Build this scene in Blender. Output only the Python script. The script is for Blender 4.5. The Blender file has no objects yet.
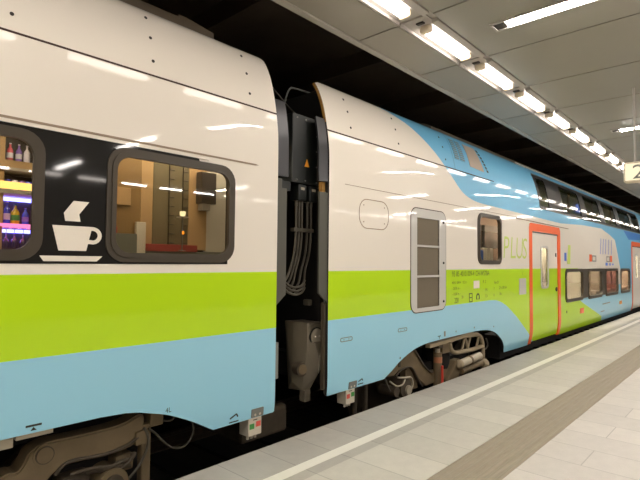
import bpy, bmesh, math, random
from mathutils import Vector, Matrix
from mathutils.geometry import delaunay_2d_cdt
random.seed(7)
sc = bpy.context.scene
COL = sc.collection
PI = math.pi

# ------------------------------------------------------------------ materials
def srgb(r, g, b):
    f = lambda c: (c/255/12.92) if c/255 <= .04045 else ((c/255+.055)/1.055)**2.4
    return (f(r), f(g), f(b), 1)

def mat(name, rgb, rough=.5, metal=0., coat=0., spec=.5, noise=0., nscale=6., bump=0., bscale=80.):
    m = bpy.data.materials.new(name); m.use_nodes = True
    nt = m.node_tree; b = nt.nodes['Principled BSDF']
    col = srgb(*rgb)
    b.inputs['Base Color'].default_value = col
    b.inputs['Roughness'].default_value = rough
    b.inputs['Metallic'].default_value = metal
    b.inputs['Specular IOR Level'].default_value = spec
    if coat:
        b.inputs['Coat Weight'].default_value = coat
        b.inputs['Coat Roughness'].default_value = .05
    tc = nt.nodes.new('ShaderNodeTexCoord')
    if noise:
        n = nt.nodes.new('ShaderNodeTexNoise'); n.inputs['Scale'].default_value = nscale; n.inputs['Detail'].default_value = 6
        nt.links.new(tc.outputs['Object'], n.inputs['Vector'])
        mx = nt.nodes.new('ShaderNodeMix'); mx.data_type = 'RGBA'
        mx.inputs[6].default_value = tuple(c*(1-noise) for c in col[:3])+(1,)
        mx.inputs[7].default_value = tuple(min(1, c*(1+noise)) for c in col[:3])+(1,)
        nt.links.new(n.outputs['Fac'], mx.inputs[0]); nt.links.new(mx.outputs[2], b.inputs['Base Color'])
    if bump:
        n2 = nt.nodes.new('ShaderNodeTexNoise'); n2.inputs['Scale'].default_value = bscale
        nt.links.new(tc.outputs['Object'], n2.inputs['Vector'])
        bp = nt.nodes.new('ShaderNodeBump'); bp.inputs['Strength'].default_value = bump; bp.inputs['Distance'].default_value = .01
        nt.links.new(n2.outputs['Fac'], bp.inputs['Height']); nt.links.new(bp.outputs['Normal'], b.inputs['Normal'])
    return m

def emit(name, rgb, strength):
    m = bpy.data.materials.new(name); m.use_nodes = True
    nt = m.node_tree; nt.nodes.clear()
    o = nt.nodes.new('ShaderNodeOutputMaterial'); e = nt.nodes.new('ShaderNodeEmission')
    e.inputs['Color'].default_value = srgb(*rgb); e.inputs['Strength'].default_value = strength
    nt.links.new(e.outputs[0], o.inputs['Surface'])
    return m

def glass(name, tint, floor=.06, gain=1.0):
    m = bpy.data.materials.new(name); m.use_nodes = True
    nt = m.node_tree; nt.nodes.clear()
    o = nt.nodes.new('ShaderNodeOutputMaterial')
    t = nt.nodes.new('ShaderNodeBsdfTransparent'); t.inputs['Color'].default_value = srgb(*tint)
    g = nt.nodes.new('ShaderNodeBsdfGlossy'); g.inputs['Roughness'].default_value = .01
    fr = nt.nodes.new('ShaderNodeFresnel'); fr.inputs['IOR'].default_value = 1.6
    ma = nt.nodes.new('ShaderNodeMath'); ma.operation = 'MULTIPLY_ADD'
    ma.inputs[1].default_value = gain; ma.inputs[2].default_value = floor
    mx = nt.nodes.new('ShaderNodeMixShader')
    ge = nt.nodes.new('ShaderNodeNewGeometry'); inv = nt.nodes.new('ShaderNodeMath'); inv.operation = 'SUBTRACT'; inv.inputs[0].default_value = 1
    mu = nt.nodes.new('ShaderNodeMath'); mu.operation = 'MULTIPLY'     # only the outer face of the pane mirrors
    nt.links.new(ge.outputs['Backfacing'], inv.inputs[1])
    nt.links.new(fr.outputs[0], ma.inputs[0]); nt.links.new(ma.outputs[0], mu.inputs[0]); nt.links.new(inv.outputs[0], mu.inputs[1])
    nt.links.new(mu.outputs[0], mx.inputs[0])
    nt.links.new(t.outputs[0], mx.inputs[1]); nt.links.new(g.outputs[0], mx.inputs[2])
    nt.links.new(mx.outputs[0], o.inputs['Surface'])
    return m

def tiles(name, rgb, rowh, bw, xoff, yoff, joint=.70, var=.06, rough=.55):
    """stone slabs: rows run along y, joints every rowh along x"""
    m = bpy.data.materials.new(name); m.use_nodes = True
    nt = m.node_tree; b = nt.nodes['Principled BSDF']; b.inputs['Roughness'].default_value = rough
    tc = nt.nodes.new('ShaderNodeTexCoord'); sp = nt.nodes.new('ShaderNodeSeparateXYZ'); cb = nt.nodes.new('ShaderNodeCombineXYZ')
    nt.links.new(tc.outputs['Object'], sp.inputs[0])
    a1 = nt.nodes.new('ShaderNodeMath'); a1.operation = 'ADD'; a1.inputs[1].default_value = -xoff
    a2 = nt.nodes.new('ShaderNodeMath'); a2.operation = 'ADD'; a2.inputs[1].default_value = -yoff
    nt.links.new(sp.outputs['X'], a1.inputs[0]); nt.links.new(sp.outputs['Y'], a2.inputs[0])
    nt.links.new(a2.outputs[0], cb.inputs['X']); nt.links.new(a1.outputs[0], cb.inputs['Y'])
    br = nt.nodes.new('ShaderNodeTexBrick')
    br.inputs['Scale'].default_value = 1; br.inputs['Mortar Size'].default_value = .005
    br.inputs['Mortar Smooth'].default_value = .3; br.inputs['Row Height'].default_value = rowh
    br.inputs['Brick Width'].default_value = bw; br.offset = 0 if bw > 4 else .42; br.offset_frequency = 2
    c = srgb(*rgb)
    br.inputs['Color1'].default_value = tuple(v*(1-var) for v in c[:3])+(1,)
    br.inputs['Color2'].default_value = tuple(v*(1+var) for v in c[:3])+(1,)
    br.inputs['Mortar'].default_value = tuple(v*joint for v in c[:3])+(1,)
    nt.links.new(cb.outputs[0], br.inputs['Vector'])
    n = nt.nodes.new('ShaderNodeTexNoise'); n.inputs['Scale'].default_value = 9; n.inputs['Detail'].default_value = 8; n.inputs['Roughness'].default_value = .7
    nt.links.new(tc.outputs['Object'], n.inputs['Vector'])
    mr = nt.nodes.new('ShaderNodeMapRange'); mr.inputs[3].default_value = .86; mr.inputs[4].default_value = 1.12
    nt.links.new(n.outputs['Fac'], mr.inputs[0])
    n3 = nt.nodes.new('ShaderNodeTexNoise'); n3.inputs['Scale'].default_value = 140; n3.inputs['Detail'].default_value = 2
    nt.links.new(tc.outputs['Object'], n3.inputs['Vector'])
    mr3 = nt.nodes.new('ShaderNodeMapRange'); mr3.inputs[3].default_value = .9; mr3.inputs[4].default_value = 1.1
    nt.links.new(n3.outputs['Fac'], mr3.inputs[0])
    mm = nt.nodes.new('ShaderNodeMath'); mm.operation = 'MULTIPLY'
    nt.links.new(mr.outputs[0], mm.inputs[0]); nt.links.new(mr3.outputs[0], mm.inputs[1])
    vm = nt.nodes.new('ShaderNodeVectorMath'); vm.operation = 'SCALE'
    nt.links.new(br.outputs['Color'], vm.inputs[0]); nt.links.new(mm.outputs[0], vm.inputs['Scale'])
    nt.links.new(vm.outputs[0], b.inputs['Base Color'])
    return m

PAINT = dict(rough=.45, coat=.62, spec=.25)
WHITE = mat('white_paint', (233, 226, 214), **PAINT)
GREEN = mat('lime_paint', (183, 224, 6), **PAINT)
BLUE = mat('light_blue_paint', (150, 207, 230), **PAINT)
SKY = mat('sky_blue_paint', (116, 190, 230), **PAINT)
ROYAL = mat('mid_blue_paint', (62, 132, 214), **PAINT)
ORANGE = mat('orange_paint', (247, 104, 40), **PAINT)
BLACKP = mat('black_gloss_paint', (16, 14, 12), rough=.5, coat=.6, spec=.2)
OCHRE = mat('ochre_edge', (176, 130, 60), rough=.6)
RUBBER = mat('rubber_gasket', (66, 58, 46), rough=.42, spec=.45)
CREASE = mat('panel_gap', (62, 40, 34), rough=.7)
SEAM = mat('fine_seam', (150, 132, 112), rough=.7)
SCREW = mat('rivet', (40, 34, 30), rough=.5)
DARK = mat('underframe_dark', (26, 23, 20), rough=.8, noise=.3)
BOGIER = mat('arm_steel', (152, 138, 112), rough=.65, noise=.2)
BOGIE = mat('bogie_steel', (112, 96, 70), rough=.7, noise=.3, nscale=7, bump=.15, bscale=30)
BOGIED = mat('bogie_dark_steel', (74, 64, 50), rough=.7, noise=.35, nscale=9)
WHEEL = mat('wheel_steel', (64, 55, 44), rough=.5, metal=.4, noise=.3)
DAMP = mat('damper_grey', (170, 160, 140), rough=.45, noise=.12)
GREYM = mat('grey_metal', (74, 74, 77), rough=.32, metal=.6)
GREYD = mat('dark_grey_fairing', (78, 77, 69), rough=.5)
DAMPD = mat('facet_grey', (176, 166, 146), rough=.5, noise=.1)  # for the round cap, and the housing facet with light painted in
HOUS = mat('housing_grey', (112, 104, 88), rough=.55, noise=.12)
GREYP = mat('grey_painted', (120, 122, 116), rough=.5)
VENTF = mat('vent_frame_paint', (196, 194, 188), rough=.4, coat=.4)
VENTM = mat('vent_mesh', (108, 98, 80), rough=.7, noise=.1, nscale=60)
CAB = mat('cabinet_black', (20, 24, 22), rough=.45)
CABLE = mat('cable_rubber', (74, 69, 58), rough=.5)
YELLOW = mat('warning_yellow', (226, 150, 30), rough=.5)
RED = mat('red_paint', (206, 62, 44), rough=.5)
GRNS = mat('green_patch', (70, 150, 70), rough=.5)
REDS = mat('red_patch', (225, 92, 78), rough=.5)
BOXW = mat('signal_box_white', (205, 196, 178), rough=.5, noise=.06)
INK = mat('ink_dark', (44, 46, 44), rough=.6)
INKG = mat('ink_olive', (70, 96, 20), rough=.6)
LIMEL = mat('lime_letter', (190, 210, 96), rough=.5)
BLUEL = mat('blue_letter', (66, 116, 214), rough=.5)
WHITEL = mat('white_letter', (236, 228, 214), rough=.45)
ROOFG = mat('roof_grey', (104, 92, 76), rough=.6, noise=.15)
LOUVRE = mat('louvre_blue', (96, 160, 192), rough=.5)
BEIGE = mat('beige_panel', (176, 160, 144), rough=.5)
GLASS = glass('window_glass', (238, 234, 224), .06, 1.0)
GLASSD = glass('tinted_glass', (226, 228, 216), .04, .8)
TAN = mat('tan_panel', (176, 146, 100), rough=.5)
TAND = mat('brown_panel', (140, 112, 68), rough=.5)
TANO = mat('light_tan_panel', (186, 154, 110), rough=.5)
LATT = mat('olive_lattice', (112, 102, 76), rough=.5)
INTG = mat('interior_grey', (170, 166, 156), rough=.6)
CURT = mat('curtain_white', (216, 210, 196), rough=.7)
MON = mat('monitor_dark', (60, 52, 44), rough=.35)
REDB = mat('bench_red', (160, 66, 60), rough=.6)
COUNTER = mat('counter_grey', (112, 116, 108), rough=.4)
SEATR = mat('seat_red', (146, 94, 84), rough=.7)

CEILM = mat('ceiling_panel', (150, 146, 134), rough=.42, noise=.05, nscale=2.5)
CEILT = mat('ceiling_trim', (172, 168, 158), rough=.4)
CHAN = mat('lamp_channel', (180, 174, 168), rough=.4)
CAPM = mat('lamp_end_cap', (230, 216, 192), rough=.5)
CONC = mat('dark_concrete', (30, 27, 23), rough=.9, noise=.4, nscale=1.5)
BEAMM = mat('dark_beam', (88, 75, 60), rough=.9, noise=.3, nscale=2)
BALL = mat('track_ballast', (46, 40, 34), rough=.95, noise=.5, nscale=20, bump=.8, bscale=25)
RAILM = mat('rail_steel', (110, 96, 82), rough=.4, metal=.6)
WALLM = mat('station_wall', (150, 122, 84), rough=.6, noise=.08, nscale=2)
LAMP = emit('lamp_light', (255, 244, 233), 5.6)
LAMPF = emit('far_lamp_light', (255, 244, 233), 10)
TUBE = emit('tube_light', (255, 247, 239), 36)
CARL = emit('carriage_light', (255, 242, 222), 10)
CARR = emit('carriage_lower_light', (255, 247, 234), 42)
CARU = emit('carriage_upper_light', (238, 246, 216), 20)
BLUEG = emit('blue_shelf_light', (100, 105, 255), 5)
WARMG = emit('warm_shelf_light', (255, 205, 120), .9)
PINKG = emit('pink_shelf_light', (240, 130, 200), .8)
SIGNE = emit('sign_light', (255, 238, 200), .4)
SCRE = emit('screen_blue', (110, 140, 255), .35)

# ------------------------------------------------------------------ mesh tools
class B:
    """collects shapes for ONE mesh object, in world coordinates"""
    def __init__(s): s.bm = bmesh.new()
    def _t(s, vs, M):
        if M is not None: bmesh.ops.transform(s.bm, matrix=M, verts=vs)
    def box(s, x0, x1, y0, y1, z0, z1, bev=0., M=None, seg=2):
        r = bmesh.ops.create_cube(s.bm, size=1)['verts']
        bmesh.ops.transform(s.bm, matrix=Matrix.Translation(((x0+x1)/2, (y0+y1)/2, (z0+z1)/2)) @ Matrix.Diagonal((abs(x1-x0), abs(y1-y0), abs(z1-z0), 1)), verts=r)
        if bev:
            es = list({e for v in r for e in v.link_edges})
            q = bmesh.ops.bevel(s.bm, geom=es, offset=bev, segments=seg, affect='EDGES', profile=.5)
            r = list({v for f in q['faces'] for v in f.verts} | {v for v in r if v.is_valid})
        s._t(r, M); return s
    def cyl(s, p, q, r, r2=None, n=20):
        p, q = Vector(p), Vector(q); d = q-p
        v = bmesh.ops.create_cone(s.bm, cap_ends=True, segments=n, radius1=r, radius2=r if r2 is None else r2, depth=d.length)['verts']
        bmesh.ops.transform(s.bm, matrix=Matrix.Translation((p+q)/2) @ d.to_track_quat('Z', 'Y').to_matrix().to_4x4(), verts=v)
        return s
    def ball(s, c, r, sz=(1, 1, 1)):
        v = bmesh.ops.create_uvsphere(s.bm, u_segments=16, v_segments=10, radius=r)['verts']
        bmesh.ops.transform(s.bm, matrix=Matrix.Translation(c) @ Matrix.Diagonal((*sz, 1)), verts=v); return s
    def tube(s, pts, r, n=10, smooth=6):
        P = [Vector(p) for p in pts]
        if smooth and len(P) > 2: P = spline3(P, smooth)
        rings = []; up = Vector((.13, .2, .97)).normalized()
        for i, p in enumerate(P):
            t = (P[min(i+1, len(P)-1)]-P[max(i-1, 0)]).normalized()
            a = t.cross(up)
            if a.length < 1e-3: a = t.cross(Vector((1, 0, 0)))
            a.normalize(); b = t.cross(a)
            rings.append([s.bm.verts.new(p+r*(math.cos(k*2*PI/n)*a+math.sin(k*2*PI/n)*b)) for k in range(n)])
        for A, Bb in zip(rings, rings[1:]):
            for k in range(n): s.bm.faces.new((A[k], A[(k+1) % n], Bb[(k+1) % n], Bb[k]))
        s.bm.faces.new(rings[0]); s.bm.faces.new(rings[-1][::-1]); return s
    def prism(s, loop, y0, y1, bev=0.):
        """outline in (x,z) given depth from y0 to y1"""
        vs = [s.bm.verts.new((x, y0, z)) for x, z in loop]
        f = s.bm.faces.new(vs)
        r = bmesh.ops.extrude_face_region(s.bm, geom=[f])
        nv = [g for g in r['geom'] if isinstance(g, bmesh.types.BMVert)]
        bmesh.ops.translate(s.bm, verts=nv, vec=(0, y1-y0, 0))
        if bev:
            es = list({e for v in vs for e in v.link_edges if all(abs(w.co.y-y0) < 1e-6 for w in e.verts)})
            bmesh.ops.bevel(s.bm, geom=es, offset=bev, segments=2, affect='EDGES')
        return s
    def extrude_x(s, prof, x0, x1, closed=True):
        """profile in (y,z) swept along x"""
        A = [s.bm.verts.new((x0, y, z)) for y, z in prof]; C = [s.bm.verts.new((x1, y, z)) for y, z in prof]
        n = len(prof)
        for k in range(n if closed else n-1): s.bm.faces.new((A[k], A[(k+1) % n], C[(k+1) % n], C[k]))
        if closed: s.bm.faces.new(A[::-1]); s.bm.faces.new(C)
        return s
    def lathe(s, prof, c, n=24):
        """profile of (radius, height) turned about the vertical through c"""
        rings = []
        for r, h in prof:
            rings.append([s.bm.verts.new((c[0]+r*math.cos(k*2*PI/n), c[1]+r*math.sin(k*2*PI/n), c[2]+h)) for k in range(n)])
        for A, C in zip(rings, rings[1:]):
            for k in range(n): s.bm.faces.new((A[k], A[(k+1) % n], C[(k+1) % n], C[k]))
        s.bm.faces.new(rings[0][::-1]); s.bm.faces.new(rings[-1]); return s
    def build(s, name, m, parent=None, smooth=False, kind=None, label=None):
        bmesh.ops.recalc_face_normals(s.bm, faces=s.bm.faces)
        me = bpy.data.meshes.new(name); s.bm.to_mesh(me); s.bm.free()
        return link(name, me, m, parent, smooth, kind, label)

def link(name, me, m, parent=None, smooth=False, kind=None, label=None):
    for mm in (m if isinstance(m, (list, tuple)) else [m]): me.materials.append(mm)
    o = bpy.data.objects.new(name, me); COL.objects.link(o)
    if smooth:
        me.polygons.foreach_set('use_smooth', [True]*len(me.polygons))
        try: me.set_sharp_from_angle(angle=math.radians(38))
        except Exception: pass
    if parent is not None: attach(o, parent)
    if kind: o['kind'] = kind
    if label: o['label'] = label
    return o

def attach(o, parent):
    """keep world coordinates while becoming a child (offsets baked in, so copies stay simple)"""
    w = Vector((0, 0, 0)); p = parent
    while p is not None: w = w+p.location; p = p.parent
    if o.type == 'MESH': o.data.transform(Matrix.Translation(-w))
    else: o.location = o.location-w
    o.parent = parent

def empty(name, loc, label=None, cat=None, group=None, parent=None):
    o = bpy.data.objects.new(name, None); COL.objects.link(o); o.location = loc; o.empty_display_size = .2
    if parent is not None: attach(o, parent)
    if label: o['label'] = label
    if cat: o['category'] = cat
    if group: o['group'] = group
    return o

def tag(o, label, cat, group=None):
    o['label'] = label; o['category'] = cat
    if group: o['group'] = group
    return o

def dup(root, loc, label=None):
    r = root.copy(); COL.objects.link(r); r.location = loc
    if label: r['label'] = label
    for ch in list(root.children):
        c = ch.copy(); COL.objects.link(c); c.parent = r
        for g in list(ch.children):
            d = g.copy(); COL.objects.link(d); d.parent = c
    return r

def spline3(P, k):
    out = []
    for i in range(len(P)-1):
        p0, p1, p2, p3 = P[max(i-1, 0)], P[i], P[i+1], P[min(i+2, len(P)-1)]
        for j in range(k):
            t = j/k
            out.append(.5*((2*p1)+(p2-p0)*t+(2*p0-5*p1+4*p2-p3)*t*t+(3*p1-p0-3*p2+p3)*t**3))
    out.append(P[-1]); return out

def spline2(pts, k=4): return [(v.x, v.y) for v in spline3([Vector((a, b, 0)) for a, b in pts], k)]

def rrect(x0, x1, z0, z1, r, n=6):
    out = []
    for cx, cz, a in ((x1-r, z1-r, 0), (x0+r, z1-r, 90), (x0+r, z0+r, 180), (x1-r, z0+r, 270)):
        for k in range(n+1):
            t = math.radians(a+90*k/n); out.append((cx+r*math.cos(t), cz+r*math.sin(t)))
    return out

def circ(cx, cz, r, n=20, sx=1): return [(cx+sx*r*math.cos(2*PI*k/n), cz+r*math.sin(2*PI*k/n)) for k in range(n)]

# ---- the curved side of a carriage: y as a function of height
PROF = [(0.0, 3.315), (.1, 3.285), (.2, 3.263), (.32, 3.252), (.45, 3.25), (2.55, 3.25), (2.70, 3.2545), (2.85, 3.273), (3.02, 3.3035), (3.2, 3.35), (3.36, 3.417), (3.45, 3.478), (3.5, 3.545), (3.55, 3.64)]
def Y(z):
    P = PROF
    if z <= P[0][0]: return P[0][1]
    for i in range(len(P)-1):
        (a, ya), (b, yb) = P[i], P[i+1]
        if z <= b:
            def sl(j):
                if j <= 0 or j >= len(P)-1: j = min(max(j, 0), len(P)-1); k = 0 if j == 0 else j-1; return (P[k+1][1]-P[k][1])/(P[k+1][0]-P[k][0])
                s0 = (P[j][1]-P[j-1][1])/(P[j][0]-P[j-1][0]); s1 = (P[j+1][1]-P[j][1])/(P[j+1][0]-P[j][0])
                return 0 if s0*s1 <= 0 else 2*s0*s1/(s0+s1)
            h = b-a; t = (z-a)/h; m0, m1 = sl(i)*h, sl(i+1)*h
            return (2*t**3-3*t*t+1)*ya+(t**3-2*t*t+t)*m0+(-2*t**3+3*t*t)*yb+(t**3-t*t)*m1
    return P[-1][1]
def N(z):
    d = (Y(z+.004)-Y(z-.004))/.008
    return Vector((0, -1, d)).normalized()

def inside(p, loop):
    c = False; x, y = p; j = len(loop)-1
    for i in range(len(loop)):
        xi, yi = loop[i]; xj, yj = loop[j]
        if (yi > y) != (yj > y) and x < (xj-xi)*(y-yi)/(yj-yi)+xi: c = not c
        j = i
    return c

ZL = [.06, .1, .15, .2, .26, .32, .4] + [2.5+.05*k for k in range(0, 9)] + [2.92+.035*k for k in range(0, 18)]
def plate(name, outer, holes, m, parent, off=0., th=.01, regions=(), rim=None, label=None, kind=None, flaty=None, outers=None):
    """a panel that follows the carriage side: outlines in (x,z), pushed out by off, th thick.
    regions: (outline, material index) - painted areas, cut exactly along their outline."""
    outs = outers if outers else [outer]
    V, E = [], []
    def add(loop):
        b = len(V); V.extend(Vector(p) for p in loop)
        E.extend((b+i, b+(i+1) % len(loop)) for i in range(len(loop)))
    for o_ in outs: add(o_)
    for h in holes: add(h)
    for r, _ in regions: add(r)
    vs, _, fs, _, _, _ = delaunay_2d_cdt(V, E, [], 0, 1e-5)
    bm = bmesh.new(); bv = [bm.verts.new((v.x, 0, v.y)) for v in vs]
    for f in fs:
        c = sum((vs[i] for i in f), Vector((0, 0)))/len(f); c = (c.x, c.y)
        if not any(inside(c, o_) for o_ in outs) or any(inside(c, h) for h in holes): continue
        mi = 0
        for r, k in regions:
            if inside(c, r): mi = k
        try: fc = bm.faces.new([bv[i] for i in f]); fc.material_index = mi
        except ValueError: pass
    bmesh.ops.delete(bm, geom=[v for v in bm.verts if not v.link_faces], context='VERTS')
    if flaty is None:
        zs = [v.co.z for v in bm.verts]; z0, z1 = min(zs), max(zs)
        for z in ZL:
            if z0+1e-4 < z < z1-1e-4:
                bmesh.ops.bisect_plane(bm, geom=bm.verts[:]+bm.edges[:]+bm.faces[:], plane_co=(0, 0, z), plane_no=(0, 0, 1), dist=1e-5)
        yy, nn = Y, N
    else:
        yy, nn = (lambda z: flaty), (lambda z: Vector((0, -1, 0)))
    verts, norms, faces, mis = [], [], [], []
    idx = {v: i for i, v in enumerate(bm.verts)}
    for v in bm.verts:
        n = nn(v.co.z); verts.append(Vector((v.co.x, yy(v.co.z), v.co.z))+n*off); norms.append(n)
    nv = len(verts)
    for i in range(nv): verts.append(verts[i]-norms[i]*th); norms.append(-norms[i])
    nm = max([k for _, k in regions], default=0)+1
    for f in bm.faces:
        L = [idx[v] for v in f.verts]
        a, b, c = verts[L[0]], verts[L[1]], verts[L[2]]
        if (b-a).cross(c-a).y > 0: L.reverse()
        faces.append(L); mis.append(f.material_index)
        faces.append([i+nv for i in reversed(L)]); mis.append(nm if rim else f.material_index)
    for e in bm.edges:
        if len(e.link_faces) == 1:
            f = e.link_faces[0]; i, j = idx[e.verts[0]], idx[e.verts[1]]
            cx = sum((v.co for v in f.verts), Vector())/len(f.verts); mid = (e.verts[0].co+e.verts[1].co)/2
            Q = [verts[i], verts[j], verts[j+nv], verts[i+nv]]
            n = (Q[1]-Q[0]).cross(Q[3]-Q[0])
            if n.length < 1e-12: continue
            n.normalize()
            if n.dot(mid-cx) < 0: Q.reverse(); n = -n
            k = len(verts); verts.extend(Q); norms.extend([n]*4)
            faces.append([k, k+1, k+2, k+3]); mis.append(nm if rim else f.material_index)
    bm.free()
    me = bpy.data.meshes.new(name); me.from_pydata([tuple(v) for v in verts], [], faces)
    me.polygons.foreach_set('material_index', mis); me.polygons.foreach_set('use_smooth', [True]*len(faces))
    me.update()
    try: me.normals_split_custom_set_from_vertices([tuple(n) for n in norms])
    except Exception as ex: print('normals', ex)
    mats = list(m) if isinstance(m, (list, tuple)) else [m]
    if rim: mats.append(rim)
    return link(name, me, mats, parent, label=label, kind=kind)

def glyphs(txt, x, z, h, sx=1., shear=0., off=0., align='LEFT', rot=0):
    """outlines of built-in lettering as (triangles in x,z)"""
    cu = bpy.data.curves.new('t', 'FONT'); cu.body = txt; cu.size = h/.7; cu.align_x = align; cu.shear = shear; cu.offset = off; cu.resolution_u = 3
    o = bpy.data.objects.new('t', cu); COL.objects.link(o)
    dg = bpy.context.evaluated_depsgraph_get(); dg.update()
    me = bpy.data.meshes.new_from_object(o.evaluated_get(dg))
    vs = [(x+v.co.x*sx, z+v.co.y) for v in me.vertices]; fs = [list(p.vertices) for p in me.polygons]
    bpy.data.objects.remove(o); bpy.data.curves.remove(cu); bpy.data.meshes.remove(me)
    return vs, fs

def lettering(name, parts, m, parent, off=.0025, plane=None):
    """parts: list of (verts, faces) from glyphs; laid on the carriage side, or on plane=(fn)"""
    V, F = [], []
    for vs, fs in parts:
        b = len(V)
        for (x, z) in vs: V.append(plane(x, z) if plane else tuple(Vector((x, Y(z), z))+N(z)*off))
        F += [[i+b for i in f] for f in fs]
    me = bpy.data.meshes.new(name); me.from_pydata(V, [], F); me.update()
    return link(name, me, m, parent)

def stroke(pts, w):
    """a ribbon of width w along a polyline in (x,z), as an outline"""
    L, R = [], []
    for i, p in enumerate(pts):
        a = Vector(pts[max(i-1, 0)]); b = Vector(pts[min(i+1, len(pts)-1)]); t = (b-a).normalized(); n = Vector((-t.y, t.x))*w/2
        L.append((p[0]+n.x, p[1]+n.y)); R.append((p[0]-n.x, p[1]-n.y))
    return L+R[::-1]

# ------------------------------------------------------------------ the station
H = 1.55
ZC = 3.705
XA, XB = -9.0, 44.0
E0 = 3.13
def struct(b, name, m, **k):
    o = b.build(name, m, **k); o['kind'] = 'structure'; return o
TILE_R = tiles('stone_slabs', (213, 207, 200), .405, .82, 4.21, .61)
TILE_M = tiles('stone_slabs_between', (205, 200, 190), .405, 5, 3.91, -1.0)
TILE_E = tiles('edge_slabs', (184, 179, 170), .405, 5, 3.91, -1.0)
WLINE = mat('safety_line', (240, 236, 224), rough=.5, noise=.03)
TACT = mat('tactile_stone', (156, 145, 126), rough=.6, noise=.10, nscale=12)
struct(B().box(XA, XB, -7.4, 1.43, -.5, 0), 'floor', TILE_R)
struct(B().box(XA, XB, 1.83, 2.46, -.5, 0), 'floor_between_strips', TILE_M)
struct(B().box(XA, XB, 2.46, 2.568, -.5, 0), 'trim_1', TILE_E)
struct(B().box(XA, XB, 2.568, 2.672, -.5, 0.001), 'trim_2', WLINE)
struct(B().box(XA, XB, 2.672, E0, -.14, 0, bev=.008), 'trim_3', TILE_E)
b = B().box(XA, XB, 1.43, 1.83, -.5, -.004)
for k in range(7):
    y = 1.455+.0575*k
    b.extrude_x([(y-.014, -.004), (y-.006, .0005), (y+.012, .0005), (y+.02, -.004)], XA, XB)
struct(b, 'trim_4', TACT)
struct(B().box(XA, XB, 2.9, 3.02, -.78, -.14), 'wall_platform_edge', CONC)
struct(B().box(XA, XB, 3.0, 9.0, -.95, -.76), 'floor_track_bed', BALL)
struct(B().box(XA, XB, 8.8, 9.0, -.76, 5.1), 'wall_track_side', CONC)
b = B().box(XA, XB, 2.93, 9.0, 5.0, 5.1)
for k in range(24):
    x = -6+2.45*k
    b.box(x, x+.35, 3.14, 9.0, 4.72, 5.0)
struct(b, 'ceiling_over_track', BEAMM)
# platform ceiling: panels with open joints
def panels(y0, y1, x0=3.704-1.158*8, n=44):
    b = B()
    for k in range(n):
        x = x0+1.158*k
        b.box(x+.009, x+1.158-.009, y0, y1, ZC, ZC+.03)
    return b
struct(panels(2.434, 2.878), 'ceiling_edge_panels', CEILM)
struct(panels(-6.48, 2.078), 'ceiling_platform_panels', CEILM)
struct(B().box(XA, XB, -7.4, 2.93, ZC+.06, ZC+.12), 'ceiling', CONC)
struct(B().extrude_x([(2.884, ZC-.012), (2.95, ZC-.012), (2.95, ZC+.12), (2.884, ZC+.12)], XA, XB), 'trim_5', CEILT)
struct(B().box(XA, XB, 2.89, 2.945, ZC+.12, 5.0), 'wall_ceiling_fascia', CONC)
struct(B().box(XA, XB, 2.094, 2.421, ZC+.035, ZC+.055), 'ceiling_lamp_channel', CHAN)
struct(B().box(XA, XB, -7.4, -6.5, ZC, ZC+.03), 'ceiling_far_edge', CEILM)
struct(B().box(XA, XB, -14.2, -14.0, -.9, 5.1), 'wall_far', WALLM)
struct(B().box(XA, XB, -14.0, -7.4, -.95, -.76), 'floor_far_track_bed', BALL)
struct(B().box(XA, XB, -14.0, -7.4, 5.0, 5.1), 'ceiling_over_far_track', BEAMM)
struct(B().box(XA-.2, XA, -14, 9, -.9, 5.1), 'wall_end', WALLM)

# ---- luminaires
def make_lamp(x, y):
    t = empty('ceiling_light', (x, y, ZC), '', 'ceiling light', 'fluorescent lights in the row over the platform')
    b = B()
    b.box(x+.02, x+1.14, y-.10, y+.145, ZC+.018, ZC+.034)
    b.box(x+.02, x+1.14, y+.145, y+.165, ZC-.008, ZC+.03)
    b.extrude_x([(y-.158, ZC-.002), (y-.10, ZC-.012), (y-.095, ZC+.03), (y-.158, ZC+.03)], x+.13, x+1.13)
    b.build('housing', CHAN, t)
    b = B().box(x+.235, x+.985, y-.05, y+.05, ZC-.042, ZC+.018, bev=.028, seg=3)
    b.build('diffuser', LAMP, t, smooth=True)
    for xa, xb in ((x+.165, x+.235), (x+.985, x+1.01)):
        B().box(xa, xb, y-.056, y+.056, ZC-.046, ZC+.02, bev=.02).build('end_cap', CAPM, t, smooth=True)
    B().box(x+.09, x+.13, y-.03, y+.045, ZC+.004, ZC+.018, bev=.004).build('connector', SCREW, t)
    return t
ords = ['first', 'second', 'third', 'fourth', 'fifth', 'sixth', 'seventh', 'eighth', 'ninth', 'tenth', 'eleventh', 'twelfth']
lamp0 = None
for k in range(-7, 26):
    x = 3.704+1.158*k
    if k < -1: lb = 'lit fluorescent ceiling light over the platform, in the row before the picture begins'
    elif k == -1: lb = 'lit fluorescent ceiling light cut off by the top edge, nearest of the row'
    elif k+1 < len(ords): lb = f'lit fluorescent ceiling light, {ords[k+1]} of the row counted from the nearest one'
    else: lb = 'tiny lit fluorescent ceiling light at the far end of the row, beyond the hanging sign'
    if lamp0 is None: lamp0 = make_lamp(x, 2.254); lamp0['label'] = lb; x_0 = x
    else: dup(lamp0, (x, 2.254, ZC), lb)
for k in range(-7, 22):
    o = dup(lamp0, (3.704+1.158*k, -6.65, ZC), 'lit fluorescent ceiling light in the row along the far platform edge'); o['group'] = 'fluorescent lights along the far platform edge'
    for c in o.children:
        if c.name.startswith('diffuser'): c.material_slots[0].link = 'OBJECT'; c.material_slots[0].material = LAMPF
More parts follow.
